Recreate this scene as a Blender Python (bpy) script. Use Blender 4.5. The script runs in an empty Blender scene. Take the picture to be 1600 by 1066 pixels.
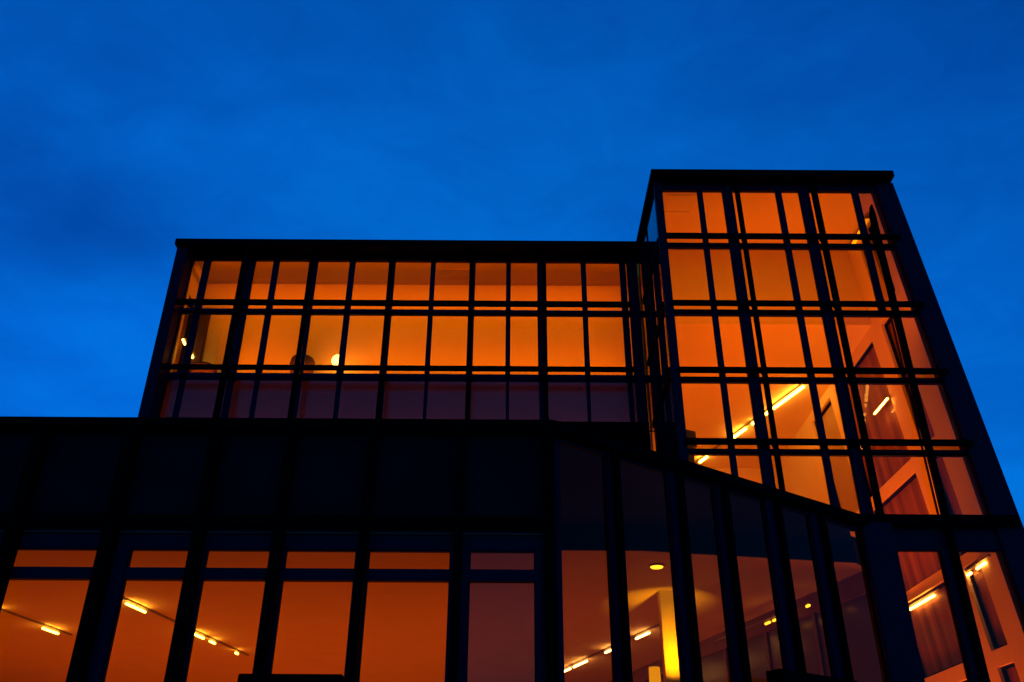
import bpy, math, random
from mathutils import Matrix, Vector
random.seed(4)
sc = bpy.context.scene
col = sc.collection
H = 1.6                                   # the eye is 1.6 m above the pavement; z below is measured from the eye

# ------------------------------------------------------------------ camera
F, TH, RO = 1396.9, 0.516983, 0.006083
cd = bpy.data.cameras.new('camera'); cam = bpy.data.objects.new('camera', cd); col.objects.link(cam)
cd.sensor_width = 36; cd.lens = 36*F/1600; cd.clip_end = 2000; cd.clip_start = .1
R0 = Vector((1, 0, 0)); U0 = Vector((0, -math.sin(TH), math.cos(TH))); Fw = Vector((0, math.cos(TH), math.sin(TH)))
cr, sr = math.cos(RO), math.sin(RO)
Rr = R0*cr + U0*sr; Uu = U0*cr - R0*sr
cam.matrix_world = Matrix(((Rr.x, Uu.x, -Fw.x, 0), (Rr.y, Uu.y, -Fw.y, 0), (Rr.z, Uu.z, -Fw.z, H), (0, 0, 0, 1)))
sc.camera = cam

# ------------------------------------------------------------------ dusk sky
w = bpy.data.worlds.new('World'); sc.world = w; w.use_nodes = True
nt = w.node_tree; N = nt.nodes; Lk = nt.links
bg = N['Background']
sky = N.new('ShaderNodeTexSky'); sky.sky_type = 'NISHITA'; sky.sun_disc = False
sky.sun_elevation = math.radians(.6); sky.sun_rotation = math.radians(165)
sky.ozone_density = 6; sky.dust_density = .4; sky.air_density = 1.0
tint = N.new('ShaderNodeMix'); tint.data_type = 'RGBA'; tint.blend_type = 'MULTIPLY'; tint.inputs[0].default_value = 1
tint.inputs[7].default_value = (.03, 1.0, 1.0, 1)
Lk.new(sky.outputs[0], tint.inputs[6])
tc = N.new('ShaderNodeTexCoord')
mp = N.new('ShaderNodeMapping'); mp.inputs['Scale'].default_value = (1.6, 2.0, 3.4); mp.inputs['Rotation'].default_value = (0, .5, .2)
Lk.new(tc.outputs['Generated'], mp.inputs[0])
nz = N.new('ShaderNodeTexNoise'); nz.inputs['Scale'].default_value = 1.5; nz.inputs['Detail'].default_value = 6; nz.inputs['Roughness'].default_value = .5
nz.inputs['Distortion'].default_value = .6
Lk.new(mp.outputs[0], nz.inputs[0])
rp = N.new('ShaderNodeValToRGB')
rp.color_ramp.elements[0].position = .34; rp.color_ramp.elements[0].color = (.86, .80, .86, 1)
rp.color_ramp.elements[1].position = .64; rp.color_ramp.elements[1].color = (1.05, 1.07, 1.04, 1)
Lk.new(nz.outputs[0], rp.inputs[0])
cl = N.new('ShaderNodeMix'); cl.data_type = 'RGBA'; cl.blend_type = 'MULTIPLY'; cl.inputs[0].default_value = 1
Lk.new(tint.outputs[2], cl.inputs[6]); Lk.new(rp.outputs[0], cl.inputs[7])
nz2 = N.new('ShaderNodeTexNoise'); nz2.inputs['Scale'].default_value = 5.5; nz2.inputs['Detail'].default_value = 9; nz2.inputs['Roughness'].default_value = .6; nz2.inputs['Distortion'].default_value = .8
Lk.new(mp.outputs[0], nz2.inputs[0])
rp2 = N.new('ShaderNodeValToRGB'); rp2.color_ramp.elements[0].position = .33; rp2.color_ramp.elements[1].position = .67
rp2.color_ramp.elements[0].color = (.9, .87, .9, 1); rp2.color_ramp.elements[1].color = (1.03, 1.05, 1.03, 1)
Lk.new(nz2.outputs[0], rp2.inputs[0])
cl2 = N.new('ShaderNodeMix'); cl2.data_type = 'RGBA'; cl2.blend_type = 'MULTIPLY'; cl2.inputs[0].default_value = 1
Lk.new(cl.outputs[2], cl2.inputs[6]); Lk.new(rp2.outputs[0], cl2.inputs[7])
last = cl2.outputs[2]
# a few soft cloud banks: (direction, stretch along x / y / z, colour they multiply the sky by)
wob = N.new('ShaderNodeTexNoise'); wob.inputs['Scale'].default_value = 2.6; wob.inputs['Detail'].default_value = 5
Lk.new(tc.outputs['Generated'], wob.inputs[0])
for d0, k, c in (((-.455, .72, .535), (4.8, 8.0, 9.5), (1, .60, .70, 1)), ((.40, .60, .70), (2.2, 4.0, 5.0), (1, .93, .97, 1)),
                 ((-.50, .80, .33), (5.5, 6, 9), (1, .74, .82, 1)), ((-.06, .80, .60), (1.9, 3.0, 5.0), (1, 1.17, 1.04, 1))):
    sub = N.new('ShaderNodeVectorMath'); sub.operation = 'SUBTRACT'; sub.inputs[1].default_value = d0; Lk.new(tc.outputs['Generated'], sub.inputs[0])
    wv = N.new('ShaderNodeVectorMath'); wv.operation = 'MULTIPLY_ADD'; wv.inputs[1].default_value = (.3, .3, .3); Lk.new(wob.outputs['Color'], wv.inputs[0]); Lk.new(sub.outputs[0], wv.inputs[2])
    off = N.new('ShaderNodeVectorMath'); off.operation = 'SUBTRACT'; off.inputs[1].default_value = (.15, .15, .15); Lk.new(wv.outputs[0], off.inputs[0])
    ml = N.new('ShaderNodeVectorMath'); ml.operation = 'MULTIPLY'; ml.inputs[1].default_value = k; Lk.new(off.outputs[0], ml.inputs[0])
    ln = N.new('ShaderNodeVectorMath'); ln.operation = 'LENGTH'; Lk.new(ml.outputs[0], ln.inputs[0])
    mr = N.new('ShaderNodeMapRange'); mr.interpolation_type = 'SMOOTHSTEP'; mr.inputs[1].default_value = 0; mr.inputs[2].default_value = 1.15; mr.inputs[3].default_value = 1; mr.inputs[4].default_value = 0
    Lk.new(ln.outputs['Value'], mr.inputs[0])
    mm = N.new('ShaderNodeMix'); mm.data_type = 'RGBA'; mm.blend_type = 'MULTIPLY'; mm.inputs[7].default_value = c
    Lk.new(mr.outputs[0], mm.inputs[0]); Lk.new(last, mm.inputs[6]); last = mm.outputs[2]
Lk.new(last, bg.inputs[0])
bg.inputs[1].default_value = 1.07

sc.view_settings.view_transform = 'Standard'; sc.view_settings.look = 'None'
sc.view_settings.exposure = 0; sc.view_settings.gamma = 1
sc.cycles.use_denoising = True
sc.cycles.max_bounces = 10; sc.cycles.transparent_max_bounces = 24
sc.cycles.diffuse_bounces = 5; sc.cycles.glossy_bounces = 4
sc.cycles.caustics_reflective = False; sc.cycles.caustics_refractive = False
sc.cycles.sample_clamp_indirect = 4

# ------------------------------------------------------------------ rays of the camera model: measured points turned into metres
def ray(px, py):
    a = px-800; b = py-533
    x = a*cr + b*sr; y = -a*sr + b*cr
    c, s = math.cos(TH), math.sin(TH)
    return (x/F, c + y/F*s, s - y/F*c)
def X_(px, py, Y): r = ray(px, py); return r[0]*Y/r[1]
def Z_(py, Y, px=800): r = ray(px, py); return r[2]*Y/r[1]
def onZ(px, py, Z): r = ray(px, py); return (r[0]*Z/r[2], r[1]*Z/r[2])

# ------------------------------------------------------------------ materials
def mat(name):
    m = bpy.data.materials.new(name); m.use_nodes = True
    return m, m.node_tree.nodes, m.node_tree.links, m.node_tree.nodes['Principled BSDF']
def paint(name, c, rough=.6, spec=.3, var=.08, scale=3.0, bump=0.0, metal=0.0):
    m, n, l, p = mat(name)
    t = n.new('ShaderNodeTexCoord'); z = n.new('ShaderNodeTexNoise'); z.inputs['Scale'].default_value = scale; z.inputs['Detail'].default_value = 5
    l.new(t.outputs['Object'], z.inputs[0])
    r = n.new('ShaderNodeValToRGB')
    r.color_ramp.elements[0].color = tuple(v*(1-var) for v in c)+(1,); r.color_ramp.elements[1].color = tuple(min(1, v*(1+var)) for v in c)+(1,)
    r.color_ramp.elements[0].position = .3; r.color_ramp.elements[1].position = .7
    l.new(z.outputs[0], r.inputs[0]); l.new(r.outputs[0], p.inputs['Base Color'])
    p.inputs['Roughness'].default_value = rough; p.inputs['Specular IOR Level'].default_value = spec; p.inputs['Metallic'].default_value = metal
    if bump:
        b = n.new('ShaderNodeBump'); b.inputs['Strength'].default_value = bump; b.inputs['Distance'].default_value = .02
        z2 = n.new('ShaderNodeTexNoise'); z2.inputs['Scale'].default_value = scale*14; l.new(t.outputs['Object'], z2.inputs[0])
        l.new(z2.outputs[0], b.inputs['Height']); l.new(b.outputs[0], p.inputs['Normal'])
    return m
def glass(name, ior, tcol, rough=.01, boost=1.0, wave=.0):
    m, n, l, p = mat(name); n.remove(p)
    out = n['Material Output']
    fr = n.new('ShaderNodeFresnel'); fr.inputs[0].default_value = ior
    ge = n.new('ShaderNodeNewGeometry')
    iv = n.new('ShaderNodeMath'); iv.operation = 'SUBTRACT'; iv.inputs[0].default_value = boost; l.new(ge.outputs['Backfacing'], iv.inputs[1])
    iv.use_clamp = False
    mx = n.new('ShaderNodeMath'); mx.operation = 'MULTIPLY'; mx.use_clamp = True
    l.new(fr.outputs[0], mx.inputs[0]); l.new(iv.outputs[0], mx.inputs[1])
    tr = n.new('ShaderNodeBsdfTransparent'); tr.inputs[0].default_value = tuple(v**.5 for v in tcol)+(1,)   # two faces, each takes its share
    gl = n.new('ShaderNodeBsdfGlossy'); gl.inputs['Roughness'].default_value = rough
    if wave:
        t = n.new('ShaderNodeTexCoord'); z = n.new('ShaderNodeTexNoise'); z.inputs['Scale'].default_value = .9
        l.new(t.outputs['Object'], z.inputs[0]); b = n.new('ShaderNodeBump'); b.inputs['Strength'].default_value = wave; b.inputs['Distance'].default_value = .02
        l.new(z.outputs[0], b.inputs['Height']); l.new(b.outputs[0], gl.inputs['Normal'])
    ms = n.new('ShaderNodeMixShader')
    l.new(mx.outputs[0], ms.inputs[0]); l.new(tr.outputs[0], ms.inputs[1]); l.new(gl.outputs[0], ms.inputs[2]); l.new(ms.outputs[0], out.inputs[0])
    return m
def lamp(name, c, e):
    m, n, l, p = mat(name)
    p.inputs['Base Color'].default_value = (.8, .8, .8, 1)
    p.inputs['Emission Color'].default_value = tuple(c)+(1,); p.inputs['Emission Strength'].default_value = e
    return m
WARM = (1.0, .175, .0025)
DEEP = (1.0, .155, .0012)
M = dict(
    frame=paint('navy_metal', (.007, .0025, .016), .5, .04, .15, 6),
    black=paint('black_metal', (.0012, .001, .0016), .7, .012, .2, 6),
    panel=paint('dark_cladding', (.004, .002, .007), .55, .03, .3, 1.2),
    wall=paint('plaster', (.76, .62, .40), .8, .2, .03, 1.5, .05),
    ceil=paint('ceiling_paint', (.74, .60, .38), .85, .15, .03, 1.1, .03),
    ceilw=paint('shaded_ceiling', (.52, .38, .24), .85, .15, .03, 1.1, .03),  # darker copy of the ceiling paint, carrying the wing ceiling's shade
    floor=paint('floor_board', (.36, .26, .16), .7, .2, .1, 2),
    dark=paint('shaded_lining', (.0025, .0025, .004), .7, .05, .2, 2),  # near black: the unlit wedge soffit's shade is put into the colour
    roof=paint('roof_felt', (.03, .03, .032), .9, .1, .2, 2),
    maroon=paint('brown_board', (.20, .075, .06), .6, .3, .15, 3),
    fabric=paint('charcoal_fabric', (.09, .05, .06), .9, .1, .2, 30),
    fixture=paint('fixture_metal', (.25, .25, .25), .4, .5, .05, 10),
    shade=None,
    pave=paint('paving', (.09, .09, .095), .8, .3, .3, .8, .2),
    amber=glass('amber_glass', 1.10, (.95, .80, .07), .01, 1.0, .05),  # amber tint added to keep the sky's blue out of the room light
    low=glass('low_glass', 1.09, (.88, .66, .05), .01, 1.0, .06),
    side=glass('reflective_glass', 1.17, (.55, .42, .10), .015, 1.0, .06),
    bay=glass('bay_glass', 1.17, (.82, .58, .07), .01, 1.0, .06),
    edge=glass('edge_glass', 1.23, (.5, .36, .06), .01, 1.0, .06),
    door=glass('tinted_glass', 1.25, (.27, .22, .05), .03, 1.0, .06),
    spand=glass('frosted_panel', 1.42, (.045, .025, .01), .22, 1.0, .02),
    night=glass('night_glass', 1.12, (.75, .7, .6), .02, 1.0, .08),
    plum=paint('smoked_glass', (.085, .035, .06), .25, .25, .2, 1.0),
    mirror=None,
    glow=lamp('lamp_glow', (1.0, .52, .50), 26),
    glowsoft=lamp('soft_lamp_glow', (1.0, .42, .05), 6),
    globe=lamp('globe_glow', (1.0, .55, .9), 8),
)
def coated():
    m, n, l, p = mat('coated_cladding_glass'); n.remove(p); out = n['Material Output']
    d = n.new('ShaderNodeBsdfDiffuse'); d.inputs[0].default_value = (.010, .010, .016, 1)
    g = n.new('ShaderNodeBsdfGlossy'); g.inputs[0].default_value = (.86, .86, .9, 1); g.inputs['Roughness'].default_value = .02
    f = n.new('ShaderNodeFresnel'); f.inputs[0].default_value = 2.7
    s = n.new('ShaderNodeMixShader'); l.new(f.outputs[0], s.inputs[0]); l.new(d.outputs[0], s.inputs[1]); l.new(g.outputs[0], s.inputs[2]); l.new(s.outputs[0], out.inputs[0])
    return m
M['mirror'] = coated()
def reflection_stripes():  # stripes painted for the dark side windows and their reflections
    m, n, l, p = mat('striped_reflections')
    t = n.new('ShaderNodeTexCoord'); mpn = n.new('ShaderNodeMapping'); mpn.inputs['Scale'].default_value = (0, 2.2, .0)
    l.new(t.outputs['Object'], mpn.inputs[0])
    z = n.new('ShaderNodeTexNoise'); z.inputs['Scale'].default_value = 1.6; z.inputs['Detail'].default_value = 3; l.new(mpn.outputs[0], z.inputs[0])
    r = n.new('ShaderNodeValToRGB'); r.color_ramp.elements[0].position = .38; r.color_ramp.elements[1].position = .62
    r.color_ramp.elements[0].color = (.24, .09, .13, 1); r.color_ramp.elements[1].color = (.52, .24, .20, 1)
    l.new(z.outputs[0], r.inputs[0]); l.new(r.outputs[0], p.inputs['Base Color']); p.inputs['Roughness'].default_value = .5
    return m
M['backing'] = reflection_stripes()
def shade():
    m, n, l, p = mat('lamp_shade'); p.inputs['Base Color'].default_value = (.8, .7, .4, 1)
    p.inputs['Emission Color'].default_value = (1, .42, .01, 1); p.inputs['Emission Strength'].default_value = 1.3
    return m
M['shade'] = shade()

# ------------------------------------------------------------------ mesh helpers
class MB:
    def __init__(s): s.v = []; s.f = []
    def hexa(s, p):                       # eight points: bottom ring of four, top ring of four
        b = len(s.v); s.v += [(x, y, z+H) for x, y, z in p]
        s.f += [tuple(b+i for i in q) for q in ((3, 2, 1, 0), (4, 5, 6, 7), (0, 1, 5, 4), (1, 2, 6, 5), (2, 3, 7, 6), (3, 0, 4, 7))]
        return s
    def box(s, x0, x1, y0, y1, z0, z1):
        if x0 > x1: x0, x1 = x1, x0
        return s.hexa([(x0, y0, z0), (x1, y0, z0), (x1, y1, z0), (x0, y1, z0), (x0, y0, z1), (x1, y0, z1), (x1, y1, z1), (x0, y1, z1)])
    def xz(s, pts, y0, y1):               # four (x, z) corners anticlockwise from low left, seen from the street
        a, b, c, d = pts
        return s.hexa([(a[0], y0, a[1]), (b[0], y0, b[1]), (b[0], y1, b[1]), (a[0], y1, a[1]),
                       (d[0], y0, d[1]), (c[0], y0, c[1]), (c[0], y1, c[1]), (d[0], y1, d[1])])
    def prism(s, poly, z0, z1):           # plan polygon, anticlockwise
        n = len(poly); b = len(s.v)
        s.v += [(x, y, z0+H) for x, y in poly] + [(x, y, z1+H) for x, y in poly]
        s.f += [tuple(b+i for i in reversed(range(n))), tuple(b+n+i for i in range(n))]
        s.f += [(b+i, b+(i+1) % n, b+n+(i+1) % n, b+n+i) for i in range(n)]
        return s
    def bar(s, p, q, wd, ht):             # straight bar between two points, width across and height
        p = Vector(p); q = Vector(q); d = (q-p).normalized(); up = Vector((0, 0, 1))
        if abs(d.z) > .95: up = Vector((1, 0, 0))
        a = d.cross(up).normalized()*wd/2; u = a.cross(d).normalized()*ht/2
        P = [p-a-u, p+a-u, q+a-u, q-a-u, p-a+u, p+a+u, q+a+u, q-a+u]
        b = len(s.v); s.v += [(v.x, v.y, v.z+H) for v in P]
        s.f += [tuple(b+i for i in t) for t in ((3, 2, 1, 0), (4, 5, 6, 7), (0, 1, 5, 4), (1, 2, 6, 5), (2, 3, 7, 6), (3, 0, 4, 7))]
        return s
    def lathe(s, c, prof, n=28):          # (radius, height) profile round a vertical axis
        b = len(s.v)
        for r, z in prof:
            for i in range(n):
                a = 2*math.pi*i/n; s.v.append((c[0]+r*math.cos(a), c[1]+r*math.sin(a), c[2]+z+H))
        for k in range(len(prof)-1):
            for i in range(n):
                j = (i+1) % n; s.f.append((b+k*n+i, b+k*n+j, b+(k+1)*n+j, b+(k+1)*n+i))
        s.f.append(tuple(b+i for i in reversed(range(n)))); s.f.append(tuple(b+(len(prof)-1)*n+i for i in range(n)))
        return s
    def build(s, name, m, parent=None, label=None, smooth=False, bevel=0.0):
        me = bpy.data.meshes.new(name); o = bpy.data.objects.new(name, me); col.objects.link(o)
        off = Vector((0, 0, 0))
        pr = parent
        while pr is not None: off += pr.location; pr = pr.parent
        me.from_pydata([tuple(Vector(v)-off) for v in s.v], [], s.f); me.update()
        import bmesh
        bm = bmesh.new(); bm.from_mesh(me); bmesh.ops.recalc_face_normals(bm, faces=bm.faces)
        if bevel: bmesh.ops.bevel(bm, geom=bm.edges[:], offset=bevel, segments=2, affect='EDGES', clamp_overlap=True)
        bm.to_mesh(me); bm.free()
        if smooth:
            for p in me.polygons: p.use_smooth = True
        me.materials.append(m)
        if parent: o.parent = parent
        if label: o['label'] = label
        return o
def thing(name, label, cat, loc, group=None):
    o = bpy.data.objects.new(name, None); col.objects.link(o); o.location = (loc[0], loc[1], loc[2]+H); o.empty_display_size = .3
    o['label'] = label; o['category'] = cat
    if group: o['group'] = group
    return o
def area(name, loc, size, power, c, direction, spread=math.pi, shape='RECTANGLE'):
    d = bpy.data.lights.new(name, 'AREA'); d.shape = shape; d.size, d.size_y = size; d.energy = power; d.color = c; d.spread = spread
    o = bpy.data.objects.new(name, d); col.objects.link(o); o.location = (loc[0], loc[1], loc[2]+H)
    o.rotation_euler = Vector(direction).to_track_quat('-Z', 'Y').to_euler()
    return o
def bulb(name, loc, power, c, r=.06):
    d = bpy.data.lights.new(name, 'POINT'); d.energy = power; d.color = c; d.shadow_soft_size = r
    o = bpy.data.objects.new(name, d); col.objects.link(o); o.location = (loc[0], loc[1], loc[2]+H); return o

# ------------------------------------------------------------------ ground
g = MB().box(-700, 700, -700, 700, -H-.4, -H).build('pavement', M['pave']); g['kind'] = 'structure'

# ------------------------------------------------------------------ the building
B = thing('glass_building', 'dark metal and glass building with lit orange rooms under the blue dusk sky', 'building', (0, 16, -H))
YT, YU, YL = 16.0, 18.85, 11.74
def part(mb, name, m, label=None, **k): return mb.build(name, m, B, label, **k)
def window(pts, y, m='amber', fw=.022, label=None, name='window'):
    """one glazed opening in a plane parallel to the street: slim frame with its pane"""
    a, b, c, d = pts
    def ins(t): return [(a[0]+t, a[1]+t), (b[0]-t, b[1]+t), (c[0]-t, c[1]-t), (d[0]+t, d[1]-t)]
    i = ins(fw); f = MB()
    f.xz([a, b, i[1], i[0]], y-.03, y+.03); f.xz([i[3], i[2], c, d], y-.03, y+.03)
    f.xz([a, i[0], i[3], d], y-.029, y+.029); f.xz([i[1], b, c, i[2]], y-.029, y+.029)
    fo = part(f, name, M['frame'], label)
    j = ins(fw*.6)
    MB().xz(j, y-.008, y+.008).build('pane', M[m], fo)
    return fo
def rect(x0, x1, z0, z1): return [(x0, z0), (x1, z0), (x1, z1), (x0, z1)]

# ---- upper wing, set back behind the tower front
TOPW = 13.08
XS = 3.225                                # the tower's side, facing the wing
XWL = X_(276, 385, 18.36)                 # left end of the wing
inner = [(321.2, 329.4, 0), (390, 399.2, 1), (429.8, 436.5, 0), (490, 496.6, 1), (548.5, 555, 0), (611, 617.6, 1), (675.3, 680, 0),
         (735.5, 742.2, 1), (792.5, 797, 0), (840.3, 848, 1), (908.3, 913.4, 0), (968, 975, 1)]
mull = [(X_(a, 405, YU), X_(b, 405, YU), mj) for a, b, mj in inner]
xw0 = X_(301, 405, YU); xw1 = X_(979.5, 405, YU)
zt = [(11.404, 11.600), (9.593, 9.806)]
Z0W = 8.36
for x0, x1, mj in mull:
    part(MB().box(x0, x1, YU-.02, YU+(.06 if mj else .035), Z0W, TOPW), 'mullion', M['frame'])
for z0, z1 in zt:
    part(MB().box(xw0-.02, xw1+.02, YU-.02, YU+.06, z0*(YU+.06)/YU, z1*(YU-.02)/YU), 'transom', M['frame'])
edges = [xw0] + [v for a, b, _ in mull for v in (a, b)] + [xw1]
for i in range(0, len(edges), 2):
    a, b = edges[i], edges[i+1]
    window(rect(a, b, zt[0][1]-.12, TOPW), YU+.01)
    window(rect(a, b, zt[1][1]-.14, zt[0][1]-.12), YU+.01)
    part(MB().box(a-.03, b+.03, YU+.005, YU+.03, Z0W, zt[1][0]+.05), 'spandrel_panel', M['spand'])
YP = YU-.5
for a, b in ((379, 388), (484.5, 491.5), (608.7, 615.2), (735, 741.4), (846, 853)):
    x0, x1 = X_(a, 405, YP), X_(b, 405, YP)
    p = MB().box(x0, x1, YP-.035, YP+.035, Z0W, 13.125)
    for z in (11.47, 9.69):
        p.box((x0+x1)/2-.015, (x0+x1)/2+.015, YP+.035, YU-.04, z-.05, z+.05)
    part(p, 'facade_post', M['black'])
for y0, y1 in ((470, 480), (572, 581)):
    part(MB().box(-8.14, X_(986, 475, YP), YP-.03, YP+.03, Z_(y1, YP+.03), Z_(y0, YP-.03)), 'facade_rail', M['black'])
part(MB().box(X_(273.6, 376, 18.3), 3.223, 18.3, 18.78, Z_(384.5, 18.3), Z_(375.5, 18.3)), 'roof_edge', M['black'], bevel=.01)
part(MB().box(XWL+.03, 3.222, 18.79, 18.97, TOPW, 13.29), 'head_beam', M['frame'])
part(MB().box(-8.5, 3.222, 18.98, 20.78, 13.30, 13.5), 'roof', M['roof'])
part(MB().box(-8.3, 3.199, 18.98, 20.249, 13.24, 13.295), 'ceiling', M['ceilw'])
part(MB().box(XWL, xw0, 18.39, 18.99, 5.3, 13.1), 'corner_column', M['frame'], bevel=.015)
xn = X_(993, 405, YU)
part(MB().box(xw1, xn, 18.70, 18.99, 5.3, 13.06), 'corner_column', M['frame'], bevel=.015)
xm0, xm1 = X_(998.2, 405, YU), X_(1000.8, 405, YU)
part(MB().box(xm0, xm1, YU-.02, YU+.05, 5.3, TOPW), 'mullion', M['frame'])
for z0, z1 in zt:
    part(MB().box(xn, XS-.004, YU-.018, YU+.05, z0*(YU+.05)/YU, z1*(YU-.02)/YU), 'transom', M['frame'])
for a, b in ((xn, xm0), (xm1, XS-.004)):
    for z0, z1 in ((zt[0][1]-.12, TOPW), (zt[1][1]-.14, zt[0][1]-.12), (Z0W, zt[1][1]-.14)):
        window(rect(a, b, z0, z1), YU+.01, fw=.006)
part(MB().box(-8.5, 3.12, 18.7, 18.97, 5.3, Z0W), 'sill_wall', M['panel'])
part(MB().box(-8.2, 3.0, 18.3, 18.69, Z0W-.28, Z0W-.02), 'sill', M['black'])
part(MB().box(-8.5, 3.222, 20.25, 20.8, 5.3, 13.29), 'interior_wall', M['wall'])
part(MB().box(-8.29, 3.198, 19.0, 20.24, 9.70, 9.77), 'floor_slab', M['floor'])
part(MB().box(3.2, 3.222, 19.0, 20.245, 8.0, 13.29), 'interior_wall', M['wall'])
# west wall with its window
W0, W1 = 19.40, 20.05
ww = MB().box(-8.5, -8.3, 19.0, W0, 8.0, 13.23).box(-8.5, -8.3, W1, 20.24, 8.0, 13.23).box(-8.5, -8.3, W0, W1, 12.35, 13.23).box(-8.5, -8.3, W0, W1, 8.0, 10.0)
part(ww, 'side_wall', M['wall'])
sw = part(MB().box(-8.44, -8.36, W0+.01, W0+.06, 10.01, 12.34).box(-8.44, -8.36, W1-.06, W1-.01, 10.01, 12.34).box(-8.44, -8.36, W0+.06, W1-.06, 10.01, 10.06).box(-8.44, -8.36, W0+.06, W1-.06, 12.29, 12.34), 'side_window', M['frame'])
MB().box(-8.405, -8.395, W0+.06, W1-.06, 10.06, 12.29).build('pane', M['night'], sw)
MB().box(-8.47, -8.45, W0+.03, W1-.03, 10.03, 12.32).build('backing', M['backing'], sw)  # opaque panel added behind the pane, in place of the sky
part(MB().box(-8.29, -7.95, 20.02, 20.2, 9.78, 12.25), 'shade_block', M['fabric'], 'dark block in the corner, standing in for the shaded front of the pier')  # dark box added where the pier front is only in shade
part(MB().box(-8.29, -7.60, 20.205, 20.248, 9.775, 13.2), 'pier', M['wall'])
part(MB().box(-8.29, -8.19, 19.05, 20.2, 12.98, 13.235), 'cornice', M['wall'])
# ceiling hatches and the long joint in the ceiling
def hatch(x0, x1, y0, y1, z, t=.022):
    m = MB().box(x0, x1, y0, y0+t, z-.014, z).box(x0, x1, y1-t, y1, z-.014, z).box(x0, x0+t, y0+t, y1-t, z-.014, z).box(x1-t, x1, y0+t, y1-t, z-.014, z)
    return m.box(x0+t*2, x1-t*2, y0+t*2, y1-t*2, z-.008, z)
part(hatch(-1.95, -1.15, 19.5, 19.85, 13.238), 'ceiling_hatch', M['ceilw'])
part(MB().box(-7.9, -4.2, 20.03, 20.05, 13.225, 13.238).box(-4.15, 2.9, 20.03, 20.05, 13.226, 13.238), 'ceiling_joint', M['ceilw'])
# the room behind the frosted panels
part(MB().box(-8.29, 3.198, 19.7, 19.8, 8.0, 9.698), 'interior_wall', M['wall'])

# ---- tower
ELo = lambda z: 8.63 + (13.47-z)*.0927          # battered east wall, outer face
ELi = lambda z: 8.25 + (13.10-z)*.0810          # inner edge of its corner post
TOPT = 13.09
zr = [(11.423, 11.612), (9.712, 9.893), (8.136, 8.302), (6.587, 6.739)]
ZB = 5.30
xt = lambda a: X_(a, 298, YT)
tm = [(xt(1090), xt(1095.5), 0), (xt(1129), xt(1142), 1), (xt(1212), xt(1218.5), 0), (xt(1248), xt(1261.5), 1)]
xl1 = (xt(1331), xt(1338.5))
for x0, x1, mj in tm:
    part(MB().box(x0, x1, YT-(.05 if mj else .03), YT+(.07 if mj else .05), ZB, TOPT), 'mullion', M['frame'])
part(MB().box(xl1[0], xl1[1], YT-.03, YT+.05, zr[1][1], TOPT), 'mullion', M['frame'])
xt0 = xt(1033)
for z0, z1 in zr:
    part(MB().xz([(xt0-.02, z0*(YT+.055)/YT), (ELi(z0)+.03, z0*(YT+.055)/YT), (ELi(z1)+.03, z1*(YT-.02)/YT), (xt0-.02, z1*(YT-.02)/YT)], YT-.02, YT+.055), 'transom', M['frame'])
YQ = YT-.16
l2 = (X_(1350.3, 298, YQ), X_(1357.8, 298, YQ))
for a, b, top in ((1148, 1155, 13.2), (1267, 1276, 13.2), (1350.3, 1357.8, Z_(318, YQ))):
    x0, x1 = X_(a, 298, YQ), X_(b, 298, YQ)
    if top < 13: p = MB().xz([(x0, -H), (x1, -H), (x1, top-.25), (x0, top-.25)], YQ-.05, YQ+.07).xz([(x0, top-.25), (x1, top-.25), (x1-.03, top), (x1-.05, top)], YQ-.05, YQ+.07)
    else:
        p = MB().box(x0, x1, YQ-.03, YQ+.03, ZB, top)
        for z0, z1 in zr: p.box(x0+.02, x1-.02, YQ+.03, YT-.03, z1+.02, z1+.06)
    part(p, 'facade_post', M['black'])
for y0, y1 in ((364.5, 374.5), (469.3, 479.2), (573.5, 584), (685, 696)):
    z0, z1 = Z_(y1, YQ+.03, 1200), Z_(y0, YQ-.03, 1200)
    part(MB().xz([(XS+.1, z0), (ELi(z0)+.1, z0), (ELi(z1)+.1, z1), (XS+.1, z1)], YQ-.03, YQ+.03), 'facade_rail', M['black'])
rows = [(zr[0][1]-.1, TOPT), (zr[1][1]-.1, zr[0][1]-.1), (zr[2][1]-.1, zr[1][1]-.1), (zr[3][1]-.1, zr[2][1]-.1), (ZB, zr[3][1]-.1)]
for k, (z0, z1) in enumerate(rows):
    ed = [xt0] + [v for a, b, _ in tm for v in (a, b)]
    for i in range(0, len(ed)-1, 2):
        window(rect(ed[i], ed[i+1], z0, z1), YT+.01)
    if k < 2:
        window(rect(ed[-1], xl1[0], z0, z1), YT+.01)
        window([(xl1[1], z0), (ELi(z0), z0), (ELi(z1), z1), (xl1[1], z1)], YT+.01, 'edge')
    else:
        window(rect(ed[-1], l2[0]+.02, z0, z1), YT+.01, 'bay')
        window([(l2[1]+.0, z0), (ELi(z0), z0), (ELi(z1), z1), (l2[1]+.0, z1)], YT+.01, 'edge')
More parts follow.
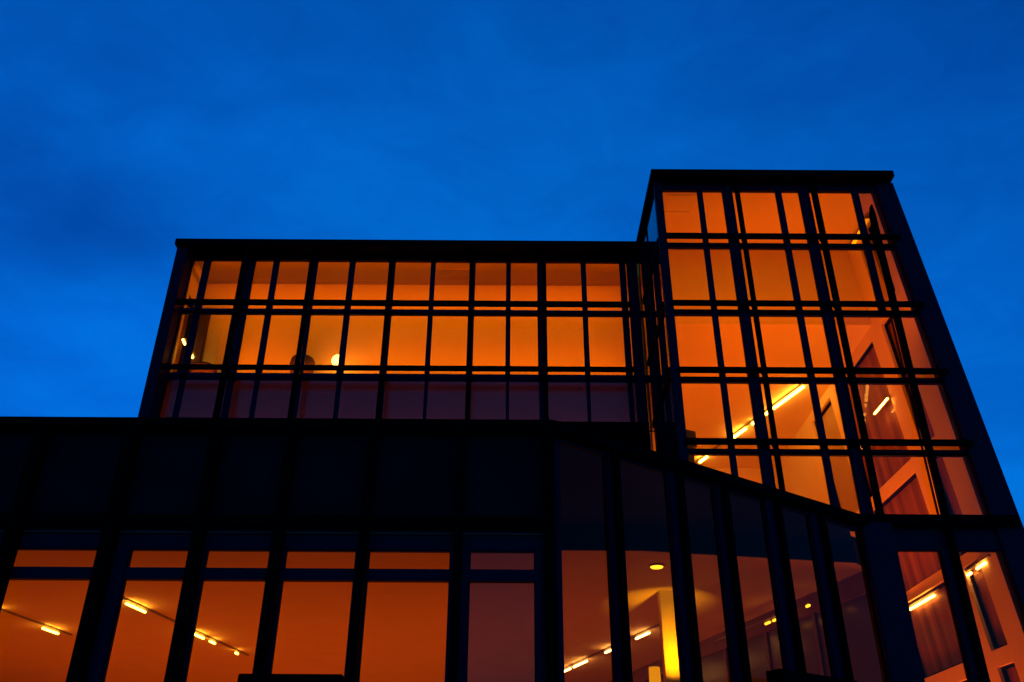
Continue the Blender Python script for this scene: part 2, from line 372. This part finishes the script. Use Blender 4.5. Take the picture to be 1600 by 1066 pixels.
# corners and top
def lean(mb, y0, y1, z0, z1, o0, o1, fn=ELo):
    return mb.hexa([(fn(z0)-o1, y0, z0), (fn(z0)-o0, y0, z0), (fn(z0)-o0, y1, z0), (fn(z0)-o1, y1, z0),
                    (fn(z1)-o1, y0, z1), (fn(z1)-o0, y0, z1), (fn(z1)-o0, y1, z1), (fn(z1)-o1, y1, z1)])
cp = MB()
cp.hexa([(ELi(-H), 15.9, -H), (ELo(-H), 15.9, -H), (ELo(-H), 16.2, -H), (ELi(-H), 16.2, -H), (ELi(13.25), 15.9, 13.25), (ELo(13.25), 15.9, 13.25), (ELo(13.25), 16.2, 13.25), (ELi(13.25), 16.2, 13.25)])
part(cp, 'corner_column', M['frame'])
part(MB().box(XS-.012, xt0, 15.9, 16.06, ZB, 13.25), 'corner_column', M['frame'], bevel=.012)
zc = Z_(264.8, 15.7, 1200)
part(MB().box(X_(1017.5, 266, 15.7), X_(1396, 267, 15.7), 15.7, 19.0, Z_(274, 15.7, 1200), zc), 'roof_edge', M['black'], bevel=.01)
part(MB().box(xt0, ELi(13.2), 15.98, 16.1, TOPT, Z_(274, 15.7, 1200)-.004), 'head_beam', M['frame'])
part(MB().box(3.3, 8.45, 16.1, 18.5, 13.19, 13.26), 'ceiling', M['ceil'])
part(hatch(3.56, 4.22, 16.28, 16.95, 13.188), 'ceiling_hatch', M['ceil'])
# side cladding towards the wing
part(MB().box(XS, XS+.07, 16.065, 18.9, ZB, 13.2), 'side_cladding', M['mirror'])
part(MB().box(XS-.02, XS-.002, 17.35, 17.40, ZB, 13.2), 'mullion', M['black'])
for z0, z1 in ((11.62, 11.78), (9.90, 10.05), (8.31, 8.46), (6.75, 6.9)):
    part(MB().box(XS-.03, XS-.003, 16.07, 18.58, z0, z1), 'facade_rail', M['black'])
part(MB().box(XS+.11, XS+.2, 16.1, 27.8, 5.36, 13.18), 'interior_wall', M['wall'])
# gallery wall and lower ceiling
part(MB().xz([(3.38, 11.1), (8.64, 11.1), (8.45, 13.185), (3.38, 13.185)], 18.5, 18.7), 'interior_wall', M['wall'])
part(MB().box(3.38, 8.86, 18.5, 28, 11.02, 11.095), 'ceiling', M['ceil'])
part(MB().box(3.38, 9.3, 27.8, 28.0, 5.36, 11.015), 'interior_wall', M['wall'])
# battered east wall with its openings
we = MB()
bands = [(-H, -.2), (3.10, 3.40), (5.03, 5.25), (7.39, 7.67), (10.77, 11.02)]
wins_y = [(17.42, 18.08), (18.72, 21.5)]
for z0, z1 in bands: lean(we, 16.2, 28.0, z0, z1, .02, .20)
opens = [(-.2, 3.10), (3.40, 5.03), (5.25, 7.39), (7.67, 10.77)]
for z0, z1 in opens:
    y = 16.2
    for a, b in wins_y + ([(21.95, 23.6)] if z0 > 7 else []) + [(28.0, None)]:
        lean(we, y, a, z0, z1, .02, .20)
        if b: y = b
lean(we, 16.2, 16.95, 11.02, 13.19, .02, .20); lean(we, 17.32, 17.56, 11.02, 13.19, .02, .20); lean(we, 17.88, 18.69, 11.02, 13.19, .02, .20)
lean(we, 16.95, 17.32, 13.0, 13.19, .02, .20); lean(we, 17.56, 17.88, 12.9, 13.19, .02, .20)
part(we, 'side_wall', M['wall'])
def side_window(y0, y1, z0, z1, backing='backing'):
    f = MB()
    lean(f, y0, y0+.05, z0, z1, .07, .13); lean(f, y1-.05, y1, z0, z1, .07, .13); lean(f, y0+.05, y1-.05, z0, z0+.05, .07, .13); lean(f, y0+.05, y1-.05, z1-.05, z1, .07, .13)
    o = part(f, 'side_window', M['frame'])
    lean(MB(), y0+.05, y1-.05, z0+.05, z1-.05, .09, .10).build('pane', M['night'], o)
    lean(MB(), y0+.04, y1-.04, z0+.04, z1-.04, .045, .05).build('backing', M[backing], o)
for z0, z1 in opens:
    for y0, y1 in wins_y: side_window(y0, y1, z0, z1)
side_window(21.95, 23.6, 7.67, 10.77, 'wall')
side_window(16.95, 17.32, 11.03, 13.0); side_window(17.56, 17.88, 11.03, 12.9)
part(lean(MB(), 16.2, 28.0, -H, 11.1, -.02, .018), 'side_cladding', M['panel'])
part(lean(MB(), 16.2, 19.0, 11.12, 13.2, -.02, .018), 'side_cladding', M['panel'])
part(MB().box(3.3, 8.6, 18.72, 19.0, 11.1, 13.2), 'rear_wall', M['maroon'])
# dark boxed stair edge by the tower's left corner
st = MB().prism([(3.42, 17.3), (3.93, 17.55), (3.86, 17.9), (3.42, 17.9)], 7.42, 7.78).prism([(3.42, 17.3), (3.84, 17.5), (3.78, 17.9), (3.42, 17.9)], 6.9, 7.419)
part(st, 'stair_landing', M['maroon'])

# ---- low block: left front, slanting front, right front
PT = 5.36
XA, XB = X_(863, 655, YL), X_(1347, 803, 15.85)
part(MB().box(-21, XA+.03, YL-.16, YL+.3, Z_(672, YL-.16), Z_(655, YL-.16)), 'roof_edge', M['black'], bevel=.012)
ztop = Z_(655, YL-.16)
part(MB().box(-21, XA-.02, YL, YL+.12, Z_(815, YL), Z_(672, YL-.16)+.06), 'spandrel_panel', M['panel'])
part(MB().box(-21, XA-.02, YL-.13, YL-.02, Z_(822, YL-.13), Z_(806, YL-.13)), 'facade_rail', M['black'])
zh = Z_(859.5, YL)
part(MB().box(-21, XA-.02, YL+.01, YL+.11, zh, Z_(815, YL)-.003), 'head_beam', M['frame'])
part(MB().box(-21, XA-.02, YL-.02, YL+.005, Z_(836, YL-.02), Z_(833, YL-.02)), 'drip_strip', M['roof'])
lp = [(-140, -22, 'low'), (14, 153.5, 'low'), (200, 297.5, 'low'), (320, 423.5, 'low'), (444, 556.5, 'low'), (574.5, 704.5, 'low'), (733, 836.5, 'door')]
zb0, zb1 = Z_(908.5, YL), Z_(890, YL)
xs = [(X_(a, 880, YL+.05), X_(b, 880, YL+.05), m) for a, b, m in lp]
part(MB().box(-21, XA-.05, YL+.0, YL+.1, zb1, zb0), 'transom', M['frame'])
prev = -21
for i, (a, b, m) in enumerate(xs):
    part(MB().box(prev, a, YL-.02, YL+.12, -H, zh-.002), 'mullion', M['frame'])
    window(rect(a, b, zb1-.03, zh), YL+.06, m, .02)
    window(rect(a, b, -H+.1, zb0+.03), YL+.06, m, .02, 'dim purple tinted window at the corner' if m == 'door' else None)
    prev = b
part(MB().box(prev, XA-.04, YL-.02, YL+.12, -H, zh-.002), 'mullion', M['frame'])
for px, wpx in ((46, 17), (192.5, 19), (327, 16), (447.5, 15), (577, 13), (719, 12)):
    a, b = X_(px-wpx/2, 740, YL-.14), X_(px+wpx/2, 740, YL-.14)
    part(MB().box(a, b, YL-.2, YL-.02, -H, Z_(672, YL-.16)+.02), 'facade_post', M['black'])
part(MB().box(X_(849, 740, YL-.16), XA+.02, YL-.18, YL+.16, -H, Z_(672, YL-.16)+.02), 'corner_column', M['black'])
# slanting front
dv = Vector((XB-XA, 15.85-YL, 0)); Ls = dv.length; du = dv.normalized(); dn = Vector((du.y, -du.x, 0))
def sl(s0, s1, n0, n1, z0, z1, mb=None):
    mb = mb or MB()
    P = lambda s, n: (XA+du.x*s+dn.x*n, YL+du.y*s+dn.y*n)
    return mb.hexa([P(s0, n1)+(z0,), P(s1, n1)+(z0,), P(s1, n0)+(z0,), P(s0, n0)+(z0,), P(s0, n1)+(z1,), P(s1, n1)+(z1,), P(s1, n0)+(z1,), P(s0, n0)+(z1,)])
def s_at(px, py, n=0.0):                   # distance along the slanting front (or a plane n in front of it) of a measured point
    x0, y0 = XA+dn.x*n, YL+dn.y*n
    r = ray(px, py); t = (-y0*du.x + x0*du.y) / (r[0]*du.y - r[1]*du.x)
    return (Vector((r[0]*t-x0, r[1]*t-y0, 0))).dot(du)
part(sl(-.02, .1, -.10, .0, -H, ztop-.172), 'mullion', M['frame'])
part(sl(-.05, Ls+.05, -.3, .14, ztop-.17, ztop), 'roof_edge', M['black'], bevel=.012)
fins = [(954, 982.5), (1055.5, 1088.5), (1131.5, 1161.7), (1212, 1246), (1283.4, 1315.8)]
ss = []
for a, b in fins:
    sa, sb = s_at(a, 955, -.07), s_at(b, 955, .13)
    part(sl(sb-.085, sb, .03, .13, -H, ztop-.1), 'facade_post', M['black'])
    part(sl(sa, sb-.01, -.07, .03, -H, ztop-.171), 'mullion', M['frame'])
    ss.append((sa, sb-.01))
se = [0.1] + [v for p in ss for v in p] + [Ls-.12]
for i in range(0, len(se), 2):
    a, b = se[i], se[i+1]
    f = sl(a, a+.025, -.07, -.01, -H+.1, ztop-.172); sl(b-.025, b, -.07, -.01, -H+.1, ztop-.172, f)
    sl(a+.025, b-.025, -.07, -.01, -H+.1, -H+.15, f); sl(a+.025, b-.025, -.07, -.01, ztop-.25, ztop-.172, f)
    fo = part(f, 'window', M['frame'])
    sl(a+.02, b-.02, -.045, -.03, -H+.12, ztop-.2).build('pane', M['side'], fo)
# right front, in the tower plane
xr = X_(1392, 860, YT)
part(MB().box(XB-.1, xr, 15.72, 16.12, -H, 5.2), 'corner_column', M['frame'], bevel=.015)
zcb = Z_(820, 15.8, 1450); zct = Z_(803.5, 15.8, 1450)
part(MB().box(XB-.02, X_(1592, 806, 15.8), 15.8, 16.3, zcb, zct), 'roof_edge', M['black'], bevel=.012)
zhr = Z_(860, YT, 1440)
part(MB().xz([(xr, zhr), (ELi(zhr), zhr), (ELi(zcb), zcb), (xr, zcb)], YT-.04, YT+.07), 'head_beam', M['frame'])
xa1 = X_(1467, 860, YT)
part(MB().box(xa1, l2[0]+.03, YT-.1, YT+.08, -H, zhr-.002), 'mullion', M['frame'])
window(rect(xr, xa1, -H+.1, zhr), YT+.01, 'bay')
window([(l2[1], -H+.1), (ELi(-H+.1), -H+.1), (ELi(zhr), zhr), (l2[1], zhr)], YT+.01, 'bay')
# roofs and ceilings of the low block
part(MB().box(-21, .6, 12.05, 33, 4.9, PT-.05), 'roof', M['roof'])
part(MB().box(-21, .6, 11.9, 33, 4.75, 4.898), 'ceiling', M['ceil'])
part(MB().prism([(.602, 12.0), (XB-.25, 15.95), (XB+.06, 16.72), (2.4, 16.02), (.602, 16.02)], 5.12, 5.24), 'roof', M['dark'])
zs = 4.75
slab = [(.602, 16.02), (2.4, 16.02), (XB+.05, 16.72), (6.95, 17.2), (5.2, 23.6), (2.6, 33), (.602, 33)]
part(MB().prism(slab, zs, 5.117), 'ceiling', M['ceil'])
bh = MB().prism([(.602, 15.97), (2.4, 15.97), (2.4, 16.018), (.602, 16.018)], zs-.02, 5.118)
bh.prism([(2.402, 15.97), (XB+.06, 16.67), (XB+.05, 16.718), (2.402, 16.02)], zs-.02, 5.118)
bh.prism([(XB+.062, 16.672), (7.0, 17.17), (6.96, 17.215), (XB+.05, 16.722)], zs-.02, 5.24)
part(bh, 'bulkhead', M['dark'])
part(MB().box(-21, 9.5, 33.0, 33.2, -H, 5.3), 'interior_wall', M['wall'])
part(MB().box(-21.2, -21, YL, 33.2, -H, 5.3), 'side_wall', M['wall'])
# glazed partition below the slanting ceiling line
pd = Vector((5.2-6.95, 23.6-17.2, 0)).normalized(); pn = Vector((pd.y, -pd.x, 0))
def pw(mb, s0, s1, n0, n1, z0, z1):
    P = lambda s, n: (6.95+pd.x*s+pn.x*n, 17.2+pd.y*s+pn.y*n)
    return mb.hexa([P(s0, n0)+(z0,), P(s1, n0)+(z0,), P(s1, n1)+(z0,), P(s0, n1)+(z0,), P(s0, n0)+(z1,), P(s1, n0)+(z1,), P(s1, n1)+(z1,), P(s0, n1)+(z1,)])
pf = MB()
pw(pf, 0, 15.8, -.06, .06, 4.35, 4.745)
for s in (0, 2.0, 4.0, 6.0, 8.5, 11, 13.5): pw(pf, s, s+.1, -.05, .05, -H, 4.348)
pw(pf, .0, 15.8, -.045, .045, 2.55, 2.63)
po = part(pf, 'partition', M['maroon'])
pw(MB(), .1, 15.6, -.008, .008, -H+.1, 4.34).build('pane', M['plum'], po)
# round edges: column and door canopies
part(MB().box(3.13, 3.47, 18.92, 19.26, -H, 4.748), 'column', M['wall'], bevel=.008)
def canopy(mb, label): part(mb, 'canopy', M['black'], label, bevel=.01)
canopy(MB().box(X_(372, 1055, 11.0), X_(535, 1055, 11.0), 11.0, YL-.21, 1.55, Z_(1055, 11.0)), 'flat black canopy over the left front')
s0, s1 = s_at(1178, 1056), s_at(1296, 1060)
zc2 = Z_(1056, YL+du.y*(s0+s1)/2, 1237)-.05
canopy(sl(s0, s1, .22, .5, zc2-.25, zc2), 'flat black canopy over the slanting front')

# ------------------------------------------------------------------ lamps
def track_light(label, p, q, z, heads, soft=False, group='ceiling track lights', rod=True, hw=.05):
    """a slim track hung under a ceiling with glowing tube heads; heads are (start, end) pairs of measured points"""
    P = onZ(p[0], p[1], z); Q = onZ(q[0], q[1], z)
    t = thing('track_light', label, 'track light', (P[0], P[1], z), group)
    d = Vector((Q[0]-P[0], Q[1]-P[1], 0)); L = d.length; d.normalize()
    r = MB().bar((P[0], P[1], z-.02), (Q[0], Q[1], z-.02), .05, .035)
    r.build('track', M['fixture'], t)
    for a, b in heads:
        za = z-.10
        A = onZ(a[0], a[1], za); Bq = onZ(b[0], b[1], za)
        sa = (A[0]-P[0])*d.x+(A[1]-P[1])*d.y; sb = (Bq[0]-P[0])*d.x+(Bq[1]-P[1])*d.y
        sa, sb = min(sa, sb), max(sa, sb)
        if sb-sa < .15: sb = sa+.15
        h = MB().bar((P[0]+d.x*sa, P[1]+d.y*sa, za), (P[0]+d.x*sb, P[1]+d.y*sb, za), hw, hw)
        ho = h.build('glow_head', M['glowsoft' if soft else 'glow'], t, bevel=.015)
        MB().bar((P[0]+d.x*(sa+sb)/2, P[1]+d.y*(sa+sb)/2, za+hw/2), (P[0]+d.x*(sa+sb)/2, P[1]+d.y*(sa+sb)/2, z-.035), .025, .025).build('hanger', M['fixture'], ho)
    return t
ZC = 4.745
track_light('track light with two glowing heads behind the leftmost low window', (-40, 936), (112, 991), ZC, [((-2, 951), (16, 957)), ((83, 981), (110, 990))])
track_light('long track light behind the second and third low windows from the left', (188, 931), (388, 1023), ZC, [((192, 943), (221, 957)), ((297, 990), (314, 998)), ((322, 1002), (331, 1006)), ((367, 1020), (371, 1022))])
track_light('long track light beside the yellow column, its heads in two slanting windows', (866, 1051), (1032, 974), ZC, [((869, 1050), (880, 1044)), ((884, 1042), (904, 1032)), ((941, 1020), (957, 1012)), ((987, 998), (1007, 988))])
track_light('short track light low against the yellow column', (986, 1058), (1030, 1037), ZC, [((990, 1057), (1006, 1048)), ((1009, 1047), (1028, 1038))])
track_light('small track light by the dark partition in the slanting front', (1119, 1001), (1250, 944), ZC-.3, [((1134, 994.5), (1137, 993)), ((1182, 974.5), (1191, 971)), ((1195, 969.5), (1208, 964)), ((1243, 947), (1246, 946))], True)
track_light('track light with one long head behind the right low window', (1411, 951), (1467, 918), 5.0, [((1436, 950), (1466, 930)), ((1426, 953), (1430, 951))])
track_light('track light at the top of the rightmost low window', (1508, 893), (1545, 866), 4.98, [((1531, 889), (1546, 879)), ((1511, 900), (1519, 895))])
track_light('track light under the tower ceiling with the longest glowing strip', (1252, 601), (1086, 723), 11.0, [((1250, 603), (1204, 638)), ((1196, 644), (1193, 646)), ((1174, 659), (1170, 662)), ((1161, 669), (1140, 685)), ((1100, 713), (1087, 722))], hw=.07)
# glowing bars added in place of lamp reflections in the side glass
def glint_bar(label, p, L, dirv):
    t = thing('glint_bar', label, 'reflected lamp glint', p, 'lamp reflections built as glowing bars')
    d = Vector(dirv).normalized(); q = Vector(p)+d*L
    MB().bar(p, tuple(q), .035, .05).build('bar_back', M['fixture'], t)
    MB().bar(tuple(Vector(p)+Vector((-.05, 0, -.03))), tuple(q+Vector((-.05, 0, -.03))), .045, .045).build('glow_head', M['glow'], t, bevel=.012)
glint_bar('short glowing bar standing in for a lamp reflection in the tower side window', (8.77, 18.66, 9.17), .86, (0, 1, 0))
glint_bar('small glowing bar for a lamp reflection at the left end of the upper wing, upper of two', (X_(289, 528, 19.6), 19.6, Z_(528, 19.6, 289)), .17, (.15, .6, -.45))
glint_bar('small glowing bar for a lamp reflection at the left end of the upper wing, lower of two', (X_(301.5, 549, 19.6), 19.6, Z_(549, 19.6, 301)), .17, (.15, .6, -.45))
# recessed downlight
dl = onZ(1026, 884, ZC)
t = thing('downlight', 'round glowing ceiling downlight above the yellow column', 'downlight', (dl[0], dl[1], ZC))
MB().lathe((dl[0], dl[1], ZC), [(.15, 0), (.15, -.02), (.13, -.025)]).build('rim', M['fixture'], t, smooth=False)
MB().lathe((dl[0], dl[1], ZC-.026), [(.125, 0), (.11, -.015)]).build('lens', M['glowsoft'], t)
# glowing strip added for the bright window reveal of the tower's east wall
t = thing('bright_reveal', 'thin glowing strip standing in for the bright window reveal on the tower side wall', 'glowing strip', (ELo(13.0)-.3, 16.9, 13.0))
MB().bar((ELo(13.05)-.25, 16.95, 13.07), (ELo(13.05)-.25, 18.2, 13.07), .10, .05).build('strip_back', M['fixture'], t)
MB().bar((ELo(13.05)-.26, 16.97, 13.035), (ELo(13.05)-.26, 18.18, 13.035), .09, .02).build('strip_face', M['shade'], t)
# globe lamp and tub chairs in the upper wing
gx, gz = X_(528, 564, 19.6), Z_(564, 19.6, 528)
t = thing('globe_lamp', 'bright glowing globe lamp behind the upper wing glass', 'floor lamp', (gx, 19.6, 9.77))
MB().lathe((gx, 19.6, 9.77), [(.14, 0), (.14, .02), (.012, .035), (.012, gz-9.77-.14), (.05, gz-9.77-.13)]).build('stand', M['black'], t)
pr = [(max(.004, .155*math.sin(math.pi*i/14)), -.155*math.cos(math.pi*i/14)) for i in range(15)]
MB().lathe((gx, 19.6, gz), pr).build('globe', M['globe'], t, smooth=True)
def tub_chair(label, cx, cy, zt_, w0, w1, flat):
    t = thing('tub_chair', label, 'chair', (cx, cy, 9.77), 'dark tub chairs in the upper wing')
    h = zt_-9.77; n = 20; mb = MB(); b = 0
    ring = []
    for k, (zz, rw) in enumerate(((.42, w0*.92), (.6, w0), (h-.12, w1), (h, w1*.93))):
        for side in (0, 1):
            for i in range(n+1):
                a = math.pi*(i/n)*1.15 + math.pi*(-.075) + math.pi
                rr = rw - side*.055
                dome = (.10 if flat else .06)*math.sin(math.pi*i/n) if k >= 2 else 0
                mb.v.append((cx+rr*math.cos(a), cy+rr*.85*math.sin(a), 9.77+zz-.08+dome+H))
    q = n+1
    I = lambda k, s, i: (k*2+s)*q+i
    for k in range(3):
        for i in range(n):
            mb.f.append((I(k, 0, i), I(k, 0, i+1), I(k+1, 0, i+1), I(k+1, 0, i)))
            mb.f.append((I(k, 1, i+1), I(k, 1, i), I(k+1, 1, i), I(k+1, 1, i+1)))
        for i in (0, n): mb.f.append((I(k, 0, i), I(k+1, 0, i), I(k+1, 1, i), I(k, 1, i)))
    for i in range(n):
        mb.f.append((I(3, 0, i), I(3, 0, i+1), I(3, 1, i+1), I(3, 1, i))); mb.f.append((I(0, 1, i), I(0, 1, i+1), I(0, 0, i+1), I(0, 0, i)))
    mb.build('backrest', M['fabric'], t, smooth=True)
    MB().lathe((cx, cy, 9.77+.34), [(w0*.5, 0), (w0*.86, .02), (w0*.88, .1), (w0*.8, .14)]).build('seat', M['fabric'], t, smooth=False)
    for a in (.8, 2.34, 3.94, 5.48):
        MB().bar((cx+.2*math.cos(a), cy+.17*math.sin(a), 9.772), (cx+.16*math.cos(a), cy+.14*math.sin(a), 10.12), .03, .03).build('leg', M['black'], t)
tub_chair('dark high tub chair left of the glowing globe lamp', X_(474, 560, 19.6), 19.6, Z_(552.5, 19.3, 474), .29, .315, True)
tub_chair('low dark tub chair at the left end of the upper wing', X_(321, 560, 19.6), 19.6, Z_(563, 19.3, 318), .3, .36, False)
# shaded lamp in front of the column
cx, cy = X_(1023, 1055, 18.0), 18.0
zt2 = Z_(1043, 18.0, 1023)
t = thing('floor_lamp', 'yellow drum shade lamp standing before the bright column', 'floor lamp', (cx, cy, -H))
MB().lathe((cx, cy, -H), [(.16, 0), (.16, .02), (.015, .04), (.015, zt2+H-.4)]).build('stand', M['black'], t)
MB().lathe((cx, cy, zt2-.42), [(.115, 0), (.105, .42)]).build('lamp_shade', M['shade'], t, smooth=False)

# ------------------------------------------------------------------ unseen lights added to fill the rooms, without fixtures of their own
area('wing_floor_fill', (-2.45, 19.20, 9.95), (10.9, .3), 39, WARM, (0, 1.05, 1.1), 1.15)
area('wing_head_fill', (-2.45, 19.03, 13.15), (10.9, .12), 70, WARM, (0, 1, -.9), 2.6)
area('panel_room_fill', (-2.45, 19.3, 8.1), (10.9, .4), 115, WARM, (0, .3, 1))
area('tower_floor_fill', (5.3, 20.5, 5.6), (3.2, 7.0), 195, WARM, (.12, -.05, 1))
area('tower_gallery_fill', (5.9, 16.3, 9.93), (4.6, .1), 76, WARM, (0, 1, .55))
area('atrium_fill', (8.0, 19.5, -1.3), (1.6, 5.0), 400, DEEP, (0, 0, 1))
area('hall_fill', (-7.5, 25.0, -1.3), (18, 13), 545, DEEP, (0, 0, 1))
area('corner_hall_fill', (4.0, 20.5, -1.3), (2.6, 6), 80, DEEP, (0, 0, 1))
bulb('globe_halo_fill', (gx, 19.95, gz+.05), 5, (1, .28, .01), .1)  # unseen light added behind the globe for its halo on the wall
area('column_uplight', (3.30, 18.2, 2.6), (.1, .1), 15, (1, .48, .004), (0, .7, .98), .9)
